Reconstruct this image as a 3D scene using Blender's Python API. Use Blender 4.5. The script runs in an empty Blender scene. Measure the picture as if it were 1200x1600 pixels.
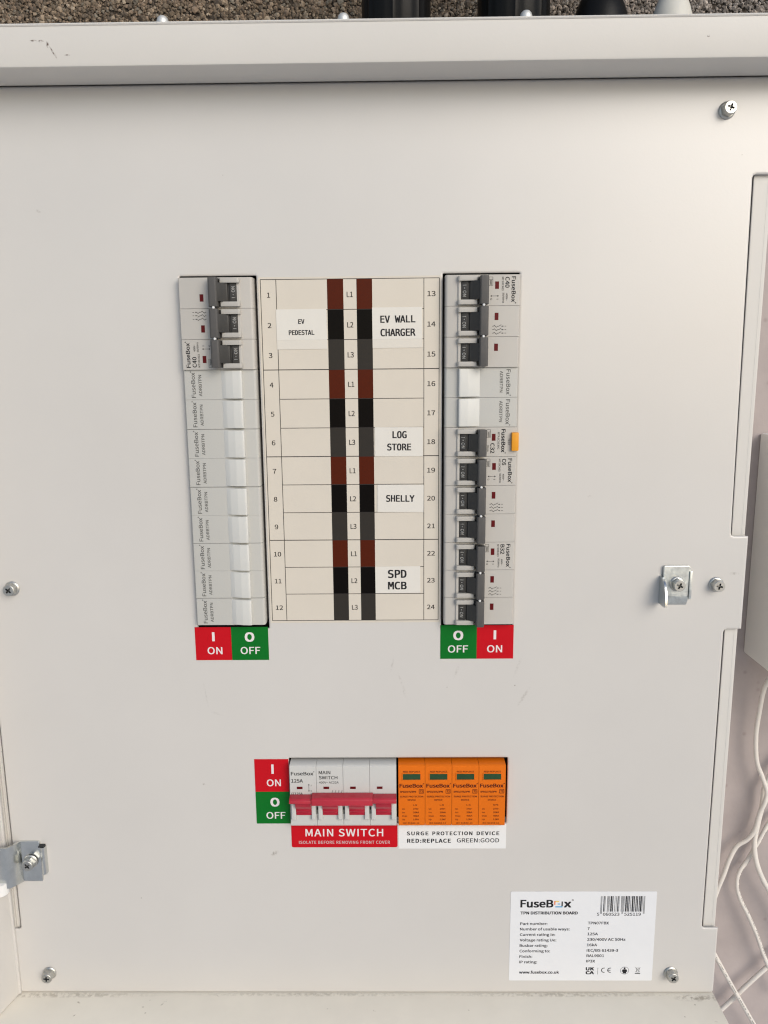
import bpy, bmesh, math, random, os
from mathutils import Vector, Matrix
from mathutils.geometry import tessellate_polygon
import numpy as np
random.seed(7)
R = math.radians
scene = bpy.context.scene
COL = scene.collection

# ------------------------------------------------------------------ camera
# the board's front plane is y = 0, x runs right, z up; the camera stands 485 mm in front of it
cam_d = bpy.data.cameras.new("camera"); cam = bpy.data.objects.new("camera", cam_d); COL.objects.link(cam)
Mr = ((0.9999, 0.00888, 0.0108), (-0.0068, 0.98377, -0.17929), (-0.01222, 0.1792, 0.98374))
def b2w(p): return Vector((p[0], p[2], -p[1]))
right, down, fwd = (b2w(r).normalized() for r in Mr)
up = -down; back = -fwd
cam.matrix_world = Matrix(((right.x, up.x, back.x, 0.07996), (right.y, up.y, back.y, -0.48467),
                           (right.z, up.z, back.z, -0.05567), (0, 0, 0, 1)))
cam_d.sensor_fit = 'VERTICAL'; cam_d.sensor_height = 24.0; cam_d.sensor_width = 18.0
cam_d.lens = 24.0 * 1203.2 / 1600
cam_d.clip_start = 0.01; cam_d.clip_end = 500
scene.camera = cam

# ------------------------------------------------------------------ world, sun, exposure
SUN_EL, SUN_AZ = 26.0, 34.0            # azimuth measured from straight in front of the board towards its right
world = bpy.data.worlds.new("World"); scene.world = world; world.use_nodes = True
nt = world.node_tree; nt.nodes.clear()
sky = nt.nodes.new('ShaderNodeTexSky'); sky.sky_type = 'NISHITA'; sky.sun_disc = False
sky.sun_elevation = R(SUN_EL); sky.sun_rotation = R(180 - SUN_AZ)
sky.air_density = 1.0; sky.dust_density = 1.6; sky.ozone_density = 1.0
bgn = nt.nodes.new('ShaderNodeBackground'); bgn.inputs[1].default_value = 0.13
wo = nt.nodes.new('ShaderNodeOutputWorld')
nt.links.new(sky.outputs[0], bgn.inputs[0]); nt.links.new(bgn.outputs[0], wo.inputs[0])
sd = bpy.data.lights.new("sun", 'SUN'); sd.energy = 1.5; sd.angle = R(40); sd.color = (1.0, 0.97, 0.925)
sun = bpy.data.objects.new("sun", sd); COL.objects.link(sun)
sv = Vector((math.sin(R(SUN_AZ)) * math.cos(R(SUN_EL)), -math.cos(R(SUN_AZ)) * math.cos(R(SUN_EL)), math.sin(R(SUN_EL))))
sun.rotation_euler = (-sv).to_track_quat('-Z', 'Y').to_euler(); sun.location = sv * 3
scene.view_settings.view_transform = 'Standard'; scene.view_settings.look = 'None'
scene.view_settings.exposure = 0.07; scene.view_settings.gamma = 1.0
try: scene.view_settings.use_curve_mapping = False
except Exception: pass
scene.cycles.max_bounces = 8
scene.cycles.filter_width = 1.2; scene.cycles.use_denoising = True; scene.cycles.denoiser = 'OPENIMAGEDENOISE'; scene.cycles.denoising_input_passes = 'RGB_ALBEDO_NORMAL'; scene.cycles.denoising_prefilter = 'NONE'

# ------------------------------------------------------------------ materials
def mat(name, rgb, rough=0.5, metal=0.0, var=0.0, vscale=60, rvar=0.0, bump=0.0, bscale=900, coat=0.0, spec=0.4, rgb2=None, trans=0.0, sub=0.0, wave=0.0):
    m = bpy.data.materials.new(name); m.use_nodes = True
    t = m.node_tree; b = t.nodes['Principled BSDF']
    b.inputs['Base Color'].default_value = (*rgb, 1); b.inputs['Roughness'].default_value = rough
    b.inputs['Metallic'].default_value = metal; b.inputs['Specular IOR Level'].default_value = spec
    b.inputs['Coat Weight'].default_value = coat; b.inputs['Coat Roughness'].default_value = 0.12
    b.inputs['Transmission Weight'].default_value = trans
    if sub: b.inputs['Subsurface Weight'].default_value = sub; b.inputs['Subsurface Scale'].default_value = 0.002
    tc = t.nodes.new('ShaderNodeTexCoord')
    if var or rvar:
        n = t.nodes.new('ShaderNodeTexNoise'); n.inputs['Scale'].default_value = vscale; n.inputs['Detail'].default_value = 6
        n.inputs['Roughness'].default_value = 0.6
        t.links.new(tc.outputs['Object'], n.inputs['Vector'])
        r = t.nodes.new('ShaderNodeValToRGB'); r.color_ramp.elements[0].position = 0.3; r.color_ramp.elements[1].position = 0.7
        c2 = rgb2 or tuple(c * (1 - var) for c in rgb)
        r.color_ramp.elements[0].color = (*c2, 1); r.color_ramp.elements[1].color = (*[min(1, c * (1 + var * .4)) for c in rgb], 1)
        t.links.new(n.outputs['Fac'], r.inputs['Fac']); t.links.new(r.outputs['Color'], b.inputs['Base Color'])
        if rvar:
            mr = t.nodes.new('ShaderNodeMapRange'); mr.inputs[3].default_value = rough - rvar; mr.inputs[4].default_value = rough + rvar
            t.links.new(n.outputs['Fac'], mr.inputs[0]); t.links.new(mr.outputs[0], b.inputs['Roughness'])
    if bump or wave:
        last = None
        for s, sc in ((bump, bscale), (wave, 22)):
            if not s: continue
            n2 = t.nodes.new('ShaderNodeTexNoise'); n2.inputs['Scale'].default_value = sc; n2.inputs['Detail'].default_value = 3
            t.links.new(tc.outputs['Object'], n2.inputs['Vector'])
            bp = t.nodes.new('ShaderNodeBump'); bp.inputs['Strength'].default_value = s
            bp.inputs['Distance'].default_value = 0.0002 if sc > 100 else 0.002
            t.links.new(n2.outputs['Fac'], bp.inputs['Height'])
            if last: t.links.new(last.outputs[0], bp.inputs['Normal'])
            last = bp
        t.links.new(last.outputs[0], b.inputs['Normal'])
    return m

def add_stains(m, spots, rgb, edge=0.35, scale=90, org=(0, 0), flat=False):
    """dirt patches: soft ellipses (x, z, rx, rz, strength, angle) in object metres, broken up by noise"""
    t = m.node_tree; b = t.nodes['Principled BSDF']
    tc = t.nodes.new('ShaderNodeTexCoord')
    nz = t.nodes.new('ShaderNodeTexNoise'); nz.inputs['Scale'].default_value = scale * 4; nz.inputs['Detail'].default_value = 5
    t.links.new(tc.outputs['Object'], nz.inputs['Vector'])
    total = None
    for (x, z, rx, rz, s, a) in spots:
        mp = t.nodes.new('ShaderNodeMapping'); mp.vector_type = 'TEXTURE'
        if flat:
            mp.inputs['Location'].default_value = (x - org[0], z, 0); mp.inputs['Rotation'].default_value = (0, 0, a); mp.inputs['Scale'].default_value = (rx, rz, 10)
        else:
            mp.inputs['Location'].default_value = (x - org[0], 0, z - org[1]); mp.inputs['Rotation'].default_value = (0, a, 0); mp.inputs['Scale'].default_value = (rx, 10, rz)
        t.links.new(tc.outputs['Object'], mp.inputs['Vector'])
        ln = t.nodes.new('ShaderNodeVectorMath'); ln.operation = 'LENGTH'; t.links.new(mp.outputs[0], ln.inputs[0])
        mr = t.nodes.new('ShaderNodeMapRange'); mr.inputs[1].default_value = 1; mr.inputs[2].default_value = edge
        mr.inputs[3].default_value = 0; mr.inputs[4].default_value = s
        t.links.new(ln.outputs['Value'], mr.inputs[0])
        if total is None: total = mr.outputs[0]
        else:
            mx = t.nodes.new('ShaderNodeMath'); mx.operation = 'MAXIMUM'
            t.links.new(total, mx.inputs[0]); t.links.new(mr.outputs[0], mx.inputs[1]); total = mx.outputs[0]
    cr = t.nodes.new('ShaderNodeMapRange'); cr.inputs[1].default_value = 0.42; cr.inputs[2].default_value = 0.62
    t.links.new(nz.outputs['Fac'], cr.inputs[0])
    mul = t.nodes.new('ShaderNodeMath'); mul.operation = 'MULTIPLY'; t.links.new(total, mul.inputs[0]); t.links.new(cr.outputs[0], mul.inputs[1])
    mix = t.nodes.new('ShaderNodeMix'); mix.data_type = 'RGBA'
    t.links.new(mul.outputs[0], mix.inputs[0])
    src = b.inputs['Base Color'].links[0].from_socket if b.inputs['Base Color'].links else None
    if src: t.links.new(src, mix.inputs[6])
    else: mix.inputs[6].default_value = b.inputs['Base Color'].default_value
    mix.inputs[7].default_value = (*rgb, 1)
    t.links.new(mix.outputs[2], b.inputs['Base Color'])

PAINT = (0.575, 0.556, 0.527)
m_cover = mat('painted_cover', PAINT, 0.34, spec=1.0, var=0.035, vscale=7, rvar=0.06, bump=0.13, bscale=650)
add_stains(m_cover, [(0.0785, -0.247, .0010, .006, .28, .2), (0.084, -0.258, .0010, .006, .22, -.35), (0.0865, -0.266, .0011, .005, .3, -.2), (0.166, -0.270, .0014, .009, .38, .55), (0.162, -0.248, .0012, .010, .22, .35),
    (-0.0045, -0.3853, .0036, .0018, .75, -.6), (0.121, -0.252, .0012, .006, .25, .35), (-0.0465, -0.268, .0008, .012, .16, -.15), (-0.040, -0.281, .005, .0012, .16, .3), (0.286, 0.068, .0008, .0008, .9, 0),
    (0.300, -0.186, .0038, .0013, .45, .0), (-0.051, -0.333, .0016, .0009, .9, .2), (-0.132, 0.041, .0022, .001, .35, .4), (0.16, -0.262, .0006, .0006, .9, 0), (0.115, -0.263, .0006, .0006, .8, 0),
    (0.205, -0.135, .002, .0012, .3, .3), (0.235, 0.02, .0007, .0007, .6, 0), (-0.10, -0.42, .0006, .0006, .7, 0), (0.04, -0.44, .0007, .0006, .6, 0), (-0.02, 0.06, .0005, .0005, .6, 0)], (0.20, 0.17, 0.14), org=(0.056, -0.193), scale=140)
m_frame = mat('painted_frame', (0.615, 0.595, 0.558), 0.40, var=0.04, vscale=9, rvar=0.05, bump=0.12, bscale=700)
add_stains(m_frame, [(-0.1145, 0.1234, .0022, .0006, .9, 0), (-0.1105, 0.1232, .0022, .0007, 1, 0), (-0.1068, 0.1212, .0009, .0022, 1.2, -.2), (-0.1045, 0.1180, .0005, .0032, .9, -.5),
                     (-0.1028, 0.1155, .0005, .002, .5, -.3), (-0.0965, 0.1160, .0018, .0006, .7, 0), (0.2517, 0.1211, .0008, .0008, 1.6, 0)], (0.10, 0.065, 0.045), edge=.5, scale=200, org=(0.056, -0.521))
m_sill = mat('painted_sill', (0.74, 0.70, 0.61), 0.5, var=0.05, vscale=30, rvar=0.05, bump=0.15, bscale=700)
random.seed(11)
add_stains(m_sill, [(-.17, -.002, .09, .003, .42, 0), (.02, -.0015, .10, .0022, .33, 0), (.20, -.0015, .10, .0025, .38, 0), (.295, -.004, .02, .004, .6, 0)] +
           [(random.uniform(-.19, .30), -random.uniform(.001, .024), random.uniform(.0006, .0022), random.uniform(.0005, .001), random.uniform(.5, 1), random.uniform(-1, 1)) for _ in range(16)],
           (0.17, 0.135, 0.095), edge=.3, scale=110, org=(0.056, 0), flat=True)
m_door = mat('painted_side', (0.58, 0.56, 0.53), 0.35, var=0.03, vscale=9, bump=0.1, bscale=700)
m_body = mat('breaker_plastic', (0.47, 0.45, 0.415), 0.42, var=0.02, vscale=40, bump=0.25, bscale=2500)
m_guard = mat('breaker_guard_plastic', (0.43, 0.415, 0.385), 0.38, bump=0.1, bscale=2500)
m_blank = mat('blank_plastic', (0.47, 0.465, 0.435), 0.45, var=0.02, vscale=40, bump=0.25, bscale=2500)
m_boss = mat('blank_boss_plastic', (0.60, 0.60, 0.57), 0.42, bump=0.2, bscale=2500)
m_white = mat('switch_plastic', (0.53, 0.53, 0.51), 0.40, bump=0.1, bscale=2500)
m_dark = mat('toggle_grey_plastic', (0.040, 0.039, 0.037), 0.42, spec=.3, var=0.05, vscale=300, bump=0.4, bscale=4000)
m_bar = mat('handle_grey_plastic', (0.085, 0.082, 0.079), 0.5, spec=.3, var=0.06, vscale=300, bump=0.4, bscale=4000)
m_black = mat('interior_black', (0.012, 0.012, 0.012), 0.8)
m_redwin = mat('indicator_red', (0.10, 0.002, 0.004), 0.4, spec=.2)
m_red = mat('switch_red_plastic', (0.38, 0.004, 0.024), 0.30, var=0.05, vscale=200, coat=.2, sub=.1)
m_redbar = mat('handle_red_plastic', (0.42, 0.022, 0.042), 0.42, var=0.05, vscale=200, sub=.15)
m_orange = mat('surge_orange_plastic', (0.68, 0.145, 0.004), 0.5, spec=.2, var=0.04, vscale=60, bump=0.2, bscale=2500)
m_green = mat('status_window_green', (0.012, 0.055, 0.014), 0.12, var=0.3, vscale=60, coat=.6)
m_amber = mat('test_button_amber', (0.72, 0.30, 0.012), 0.4)
m_ink = mat('print_black', (0.018, 0.018, 0.02), 0.5, spec=.15)
m_inkgrey = mat('print_grey', (0.05, 0.05, 0.048), 0.5, spec=.15)
m_inkdim = mat('print_mid_grey', (0.09, 0.09, 0.085), 0.5, spec=.15)
m_inkchart = mat('print_chart', (0.03, 0.026, 0.024), 0.5, spec=.15)
m_gapgrey = mat('gap_grey', (0.16, 0.16, 0.15), 0.6)
m_inkred = mat('print_maroon', (0.085, 0.012, 0.006), 0.5, spec=.15)
m_inkmark = mat('print_toggle', (0.62, 0.62, 0.60), 0.5, spec=.15)
m_inkwhite = mat('print_white', (0.72, 0.68, 0.68), 0.45, spec=.15)
m_inkwhite2 = mat('print_dull_white', (0.55, 0.42, 0.42), 0.5, spec=.15)
m_stred = mat('sticker_red', (0.50, 0.005, 0.012), 0.35, var=0.03, vscale=40, spec=.15)
m_stgreen = mat('sticker_green', (0.003, 0.14, 0.016), 0.35, var=0.03, vscale=40, spec=.15)
m_stwhite = mat('sticker_white', (0.74, 0.74, 0.73), 0.35, var=0.02, vscale=40)
m_plate = mat('rating_plate_white', (0.72, 0.73, 0.745), 0.32, var=0.02, vscale=50)
m_chart = mat('chart_paper', (0.62, 0.57, 0.49), 0.30, var=0.03, vscale=40, coat=.2, wave=.10)
m_tape = mat('label_tape', (0.68, 0.655, 0.60), 0.30, var=0.02, vscale=80, coat=.2, wave=.08)
m_tape2 = mat('label_tape_clear', (0.655, 0.62, 0.555), 0.30, var=0.02, vscale=80, coat=.2, wave=.08)
m_cb = mat('chart_brown', (0.074, 0.011, 0.003), 0.28, spec=.12, wave=.10)
m_ck = mat('chart_black', (0.003, 0.002, 0.0015), 0.28, spec=.1, wave=.10)
m_cg = mat('chart_grey', (0.032, 0.028, 0.024), 0.28, spec=.12, wave=.10)
m_zinc = mat('zinc_plate', (0.66, 0.68, 0.67), 0.24, metal=1, var=0.12, vscale=160, rvar=.08, bump=.15, bscale=500)
m_zinc2 = mat('zinc_spangled', (0.72, 0.75, 0.73), 0.38, metal=1, var=0.22, vscale=260, rvar=.1, bump=.5, bscale=500)
m_screw = mat('screw_steel', (0.52, 0.52, 0.495), 0.42, metal=1, var=0.12, vscale=300, rvar=.06)
m_topscrew = mat('top_screw_zinc', (0.72, 0.72, 0.69), 0.5, metal=.6)
m_recess = mat('recess_dark', (0.02, 0.022, 0.024), 0.6)
m_gland = mat('gland_black_nylon', (0.006, 0.006, 0.006), 0.42, spec=.16, bump=.3)
m_glandg = mat('gland_grey_nylon', (0.58, 0.57, 0.52), 0.5)
m_cable = mat('cable_white', (0.72, 0.68, 0.63), 0.42, var=0.10, vscale=30, bump=.1)
m_cableb = mat('cable_black', (0.012, 0.012, 0.012), 0.5)
m_box = mat('grey_box_plastic', (0.84, 0.84, 0.82), 0.5, var=0.05, vscale=15, bump=.1)
m_wall = mat('mauve_render', (0.42, 0.37, 0.36), 0.85, var=0.16, vscale=14, bump=1.0, bscale=180)
m_barcode = m_ink
m_bounce = mat('bounce_ground_pale', (0.72, 0.71, 0.69), 0.9, var=0.2, vscale=3, bump=.5, bscale=60)

# specks on the mauve wall
def speck(m):
    t = m.node_tree; b = t.nodes['Principled BSDF']
    tc = t.nodes.new('ShaderNodeTexCoord'); v = t.nodes.new('ShaderNodeTexVoronoi'); v.inputs['Scale'].default_value = 70
    t.links.new(tc.outputs['Object'], v.inputs['Vector'])
    mr = t.nodes.new('ShaderNodeMapRange'); mr.inputs[1].default_value = .16; mr.inputs[2].default_value = .05; mr.inputs[4].default_value = .45
    t.links.new(v.outputs['Distance'], mr.inputs[0])
    mix = t.nodes.new('ShaderNodeMix'); mix.data_type = 'RGBA'; src = b.inputs['Base Color'].links[0].from_socket
    t.links.new(mr.outputs[0], mix.inputs[0]); t.links.new(src, mix.inputs[6]); mix.inputs[7].default_value = (.25, .20, .19, 1)
    t.links.new(mix.outputs[2], b.inputs['Base Color'])
speck(m_wall)

m_dash = bpy.data.materials.new('pebbledash'); m_dash.use_nodes = True
t = m_dash.node_tree; b = t.nodes['Principled BSDF']; b.inputs['Roughness'].default_value = .9
at_ = t.nodes.new('ShaderNodeAttribute'); at_.attribute_name = 'tone'; t.links.new(at_.outputs['Color'], b.inputs['Base Color'])
m_mortar = mat('dash_mortar', (0.055, 0.044, 0.034), 0.95, var=0.4, vscale=90, bump=1, bscale=300)

# ------------------------------------------------------------------ mesh helpers (u right, v up, h towards the viewer; mm)
class MB:
    def __init__(s): s.v = []; s.f = []
    def add(s, vs, fs):
        o = len(s.v); s.v += [tuple(p) for p in vs]; s.f += [tuple(i + o for i in f) for f in fs]; return s
    def box(s, u0, u1, v0, v1, h0, h1, bev=0.0, seg=2):
        bm = bmesh.new(); bmesh.ops.create_cube(bm, size=1)
        for w in bm.verts:
            w.co = Vector((u0 + (w.co.x + .5) * (u1 - u0), v0 + (w.co.y + .5) * (v1 - v0), h0 + (w.co.z + .5) * (h1 - h0)))
        if bev: bmesh.ops.bevel(bm, geom=bm.edges[:], offset=bev, segments=seg, affect='EDGES', profile=.6)
        return s.bm(bm)
    def bm(s, bm):
        bm.verts.index_update()
        s.add([w.co[:] for w in bm.verts], [[w.index for w in f.verts] for f in bm.faces]); bm.free(); return s
    def quad(s, u0, u1, v0, v1, h): return s.add([(u0, v0, h), (u1, v0, h), (u1, v1, h), (u0, v1, h)], [(0, 1, 2, 3)])
    def poly(s, pts, h): return s.add([(p[0], p[1], h) for p in pts], [tuple(range(len(pts)))])
    def extrude_u(s, prof, u0, u1, bev=0.0):
        """profile [(v, h)...] swept along u"""
        bm = bmesh.new(); a = [bm.verts.new((u0, p[0], p[1])) for p in prof]; f = bm.faces.new(a)
        r = bmesh.ops.extrude_face_region(bm, geom=[f])
        bmesh.ops.translate(bm, verts=[g for g in r['geom'] if isinstance(g, bmesh.types.BMVert)], vec=(u1 - u0, 0, 0))
        bmesh.ops.recalc_face_normals(bm, faces=bm.faces[:])
        if bev:
            bmesh.ops.bevel(bm, geom=bm.edges[:], offset=bev, segments=2, affect='EDGES', profile=.6)
        return s.bm(bm)
    def extrude_v(s, prof, v0, v1, bev=0.0):
        """profile [(u, h)...] swept along v"""
        m2 = MB().extrude_u(prof, v0, v1, bev)
        s.add([(p[1], p[0], p[2]) for p in m2.v], [f[::-1] for f in m2.f]); return s
    def plate(s, outer, holes, h0, h1, bev=0.3):
        """outline with holes, given thickness, its front edges rounded"""
        def area(l): return sum(l[i][0] * l[(i + 1) % len(l)][1] - l[(i + 1) % len(l)][0] * l[i][1] for i in range(len(l))) / 2
        def off(l, d):
            out = []
            for i in range(len(l)):
                a, b_, c = Vector(l[i - 1]), Vector(l[i]), Vector(l[(i + 1) % len(l)])
                e1 = (b_ - a).normalized(); e2 = (c - b_).normalized()
                n1 = Vector((-e1.y, e1.x)); n2 = Vector((-e2.y, e2.x)); m_ = n1 + n2
                k = d / max(m_.dot(n1), .3); out.append((b_.x + m_.x * k, b_.y + m_.y * k))
            return out
        loops = [outer if area(outer) > 0 else outer[::-1]] + [l if area(l) < 0 else l[::-1] for l in holes]
        steps = [(0, h0)] + ([(0, h1 - bev), (bev * .12, h1 - bev * .55), (bev * .45, h1 - bev * .25), (bev * .95, h1 - bev * .08), (bev * 1.5, h1)] if bev else [(0, h1)])
        rings = [[off(l, d) if d else l for l in loops] for d, _ in steps]
        for li in range(len(loops)):
            n = len(loops[li]); vs = []; fs = []
            for (d, hh_), rg in zip(steps, rings): vs += [(p[0], p[1], hh_) for p in rg[li]]
            for j in range(len(steps) - 1):
                for i in range(n): fs.append((j * n + i, j * n + (i + 1) % n, (j + 1) * n + (i + 1) % n, (j + 1) * n + i))
            s.add(vs, fs)
        top = rings[-1]; flat = [p for l in top for p in l]
        tri = tessellate_polygon([[Vector((p[0], p[1], 0)) for p in l] for l in top])
        T3 = []
        for f in tri:
            a, b_, c = (flat[i] for i in f); ar = (b_[0] - a[0]) * (c[1] - a[1]) - (b_[1] - a[1]) * (c[0] - a[0])
            if abs(ar) > 1e-9: T3.append(tuple(f) if ar > 0 else tuple(f)[::-1])
        s.add([(p[0], p[1], h1) for p in flat], T3); s.keep = True
        return s
    def lathe(s, prof, cu, cv, ch, n=28, axis='h', rib=0.0, ribn=0, ca=0.0):
        """profile [(r, t)...] turned about an axis through (cu, cv, ch); axis 'h' or 'v'"""
        vs = []; fs = []
        for (r, tt) in prof:
            for i in range(n):
                a = 2 * math.pi * i / n + ca
                rr = r * (1 + rib * (1 if (i % 2) else -1)) if ribn else r
                x, y = rr * math.cos(a), rr * math.sin(a)
                vs.append((cu + x, cv + y, ch + tt) if axis == 'h' else (cu + x, cv + tt, ch + y))
        k = len(prof)
        for j in range(k - 1):
            for i in range(n):
                i2 = (i + 1) % n; q = (j * n + i, j * n + i2, (j + 1) * n + i2, (j + 1) * n + i)
                fs.append(q if axis == 'h' else q[::-1])
        fs.append(tuple(range((k - 1) * n, k * n)) if axis == 'h' else tuple(range((k - 1) * n, k * n))[::-1])
        return s.add(vs, fs)
    def tube(s, pts, r, n=12):
        P = [Vector(p) for p in pts]; vs = []; fs = []; nrm = Vector((0, 0, 1))
        for i, p in enumerate(P):
            d = (P[min(i + 1, len(P) - 1)] - P[max(i - 1, 0)]).normalized()
            a = nrm - d * nrm.dot(d); a.normalize(); bb = d.cross(a)
            for k in range(n):
                t_ = 2 * math.pi * k / n; q = p + (a * math.cos(t_) + bb * math.sin(t_)) * r; vs.append(q[:])
        for i in range(len(P) - 1):
            for k in range(n):
                k2 = (k + 1) % n; fs.append((i * n + k, i * n + k2, (i + 1) * n + k2, (i + 1) * n + k))
        fs.append(tuple(range(n))[::-1]); fs.append(tuple(range((len(P) - 1) * n, len(P) * n)))
        return s.add(vs, fs)

def rrect(u0, u1, v0, v1, r, n=4):
    out = []
    for cx, cy, a0 in ((u1 - r, v1 - r, 0), (u0 + r, v1 - r, 90), (u0 + r, v0 + r, 180), (u1 - r, v0 + r, 270)):
        for i in range(n + 1):
            a = R(a0 + 90 * i / n); out.append((cx + r * math.cos(a), cy + r * math.sin(a)))
    return out
def catmull(pts, n=8):
    P = [Vector(p) for p in pts]; P = [P[0] * 2 - P[1]] + P + [P[-1] * 2 - P[-2]]; out = []
    for i in range(1, len(P) - 2):
        for k in range(n):
            t_ = k / n; a, b_, c, d = P[i - 1:i + 3]
            out.append(0.5 * ((2 * b_) + (c - a) * t_ + (2 * a - 5 * b_ + 4 * c - d) * t_ ** 2 + (3 * b_ - a - 3 * c + d) * t_ ** 3))
    out.append(P[-2]); return out

def obj(name, mb, m, parent=None, off=(0, 0, 0), smooth=False, loc=None):
    me = bpy.data.meshes.new(name)
    me.from_pydata([((p[0] - off[0]) / 1000, -(p[2] - off[2]) / 1000, (p[1] - off[1]) / 1000) for p in mb.v], [], [f[::-1] if False else f for f in mb.f])
    bm = bmesh.new(); bm.from_mesh(me)
    if not getattr(mb, 'flat', False) and not getattr(mb, 'keep', False): bmesh.ops.recalc_face_normals(bm, faces=bm.faces[:])
    bm.to_mesh(me); bm.free()
    me.materials.append(m)
    if smooth:
        me.polygons.foreach_set('use_smooth', [True] * len(me.polygons)); me.set_sharp_from_angle(angle=R(38))
    o = bpy.data.objects.new(name, me); COL.objects.link(o)
    if parent: o.parent = parent
    elif loc: o.location = (loc[0] / 1000, -loc[2] / 1000, loc[1] / 1000)
    return o
def empty(name, u, v, h, roty=0):
    o = bpy.data.objects.new(name, None); COL.objects.link(o); o.empty_display_size = 0.01
    o.location = (u / 1000, -h / 1000, v / 1000); o.rotation_euler = (0, R(roty), 0); return o
def tag(o, label, cat, group=None):
    o['label'] = label; o['category'] = cat
    if group: o['group'] = group
    return o
def copy_tree(o, parent=None):
    c = o.copy(); COL.objects.link(c)
    if parent: c.parent = parent
    for ch in [x for x in o.children]: copy_tree(ch, c)
    return c
def onething(name, mb, m, origin, label, cat, group=None, smooth=False):
    o = obj(name, mb, m, None, origin, smooth, origin); return tag(o, label, cat, group)

# ------------------------------------------------------------------ lettering
def load_font(fn):
    try:
        p = os.path.join(bpy.utils.system_resource('DATAFILES'), 'fonts', fn)
        return bpy.data.fonts.load(p)
    except Exception:
        return None
F_SANS = load_font('Noto Sans CJK Regular.woff2'); F_MONO = load_font('DejaVuSansMono.woff2')
_glyph = {}
def glyphs(s, font, bold, sp):
    key = (s, font, bold, sp)
    if key in _glyph: return _glyph[key]
    c = bpy.data.curves.new('lettering', 'FONT'); c.body = s; c.size = 1; c.resolution_u = 3; c.offset = bold; c.space_character = sp
    f = {'sans': F_SANS, 'mono': F_MONO, 'plain': None}[font]
    if f: c.font = f
    o = bpy.data.objects.new('lettering', c); COL.objects.link(o); bpy.context.view_layer.update()
    me = bpy.data.meshes.new_from_object(o.evaluated_get(bpy.context.evaluated_depsgraph_get()))
    vs = np.zeros(len(me.vertices) * 3); me.vertices.foreach_get('co', vs); vs = vs.reshape(-1, 3)
    fs = [tuple(p.vertices) for p in me.polygons]
    bpy.data.objects.remove(o); bpy.data.curves.remove(c); bpy.data.meshes.remove(me)
    _glyph[key] = (vs, fs); return _glyph[key]
def capheight(font, bold):
    vs, _ = glyphs('H', font, bold, 1.0); return vs[:, 1].max()
def T(mb, s, u0, u1, base, cap, h, font='sans', bold=0.0, sp=1.0):
    """lettering that starts at u0, ends at u1, stands on base with capitals cap high"""
    vs, fs = glyphs(s, font, 0.0, sp)
    if len(vs) == 0: return
    w = max(bold + .020, 0) * cap * 1.1                     # heavier strokes: the same outline laid down again, shifted by w
    x0, x1 = vs[:, 0].min(), vs[:, 0].max(); kc = (cap - 1.2 * w) / capheight(font, 0.0)
    ks = (u1 - u0 - 2 * w) / max(x1 - x0, 1e-6) if x1 - x0 > .12 else (u1 - u0) / max(x1 - x0, 1e-6)
    for i, (dx, dy) in enumerate(((0, 0), (-1, .6), (1, .6), (-1, -.6), (1, -.6))):
        if i and w == 0: break
        if x1 - x0 <= .12: dx = 0; 
        mb.add([(u0 + (w if x1 - x0 > .12 else 0) + dx * w + (p[0] - x0) * ks, base + (.6 + dy) * w + p[1] * kc, h + i * .002) for p in vs], fs)
    mb.flat = True
def stroke(mb, u0, v0, u1, v1, w, h):
    d = Vector((u1 - u0, v1 - v0)); n = Vector((-d.y, d.x)).normalized() * w / 2
    mb.add([(u0 - n.x, v0 - n.y, h), (u1 - n.x, v1 - n.y, h), (u1 + n.x, v1 + n.y, h), (u0 + n.x, v0 + n.y, h)], [(0, 1, 2, 3)]); mb.flat = True
def ring(mb, cu, cv, r, w, h, n=20, a0=0, a1=360, su=1):
    for i in range(n):
        a, c = R(a0 + (a1 - a0) * i / n), R(a0 + (a1 - a0) * (i + 1) / n)
        q = [(cu + su * rr * math.cos(x), cv + rr * math.sin(x), h) for rr, x in ((r - w / 2, a), (r + w / 2, a), (r + w / 2, c), (r - w / 2, c))]
        mb.add(q, [(0, 1, 2, 3)])
    mb.flat = True
def logo(mb, u0, u1, base, cap, h, bold=0.015):
    T(mb, 'FuseBox', u0, u1 - (u1 - u0) * .045, base, cap, h, 'sans', bold)
    ring(mb, u1 - cap * .12, base + cap * 1.02, cap * .11, cap * .1, h, 8)

# ------------------------------------------------------------------ the setting
g = MB().quad(-100000, 100000, -100000, 100000, 0)
gm = bpy.data.meshes.new('bounce_ground'); gm.from_pydata([(-60, -60, -1.25), (60, -60, -1.25), (60, 60, -1.25), (-60, 60, -1.25)], [], [(0, 1, 2, 3)])
gm.materials.append(m_bounce); go = bpy.data.objects.new('bounce_ground', gm); COL.objects.link(go); go['kind'] = 'structure'  # unseen pale sheet, added to bounce light up under the top return

wb = MB().box(-1400, 1400, -1240, 118, -320, -120)
onething('rendered_wall', wb, m_wall, (0, -560, -120), 'smooth mauve grey rendered wall seen right of the open board, behind the hanging white cables', 'wall')
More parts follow.
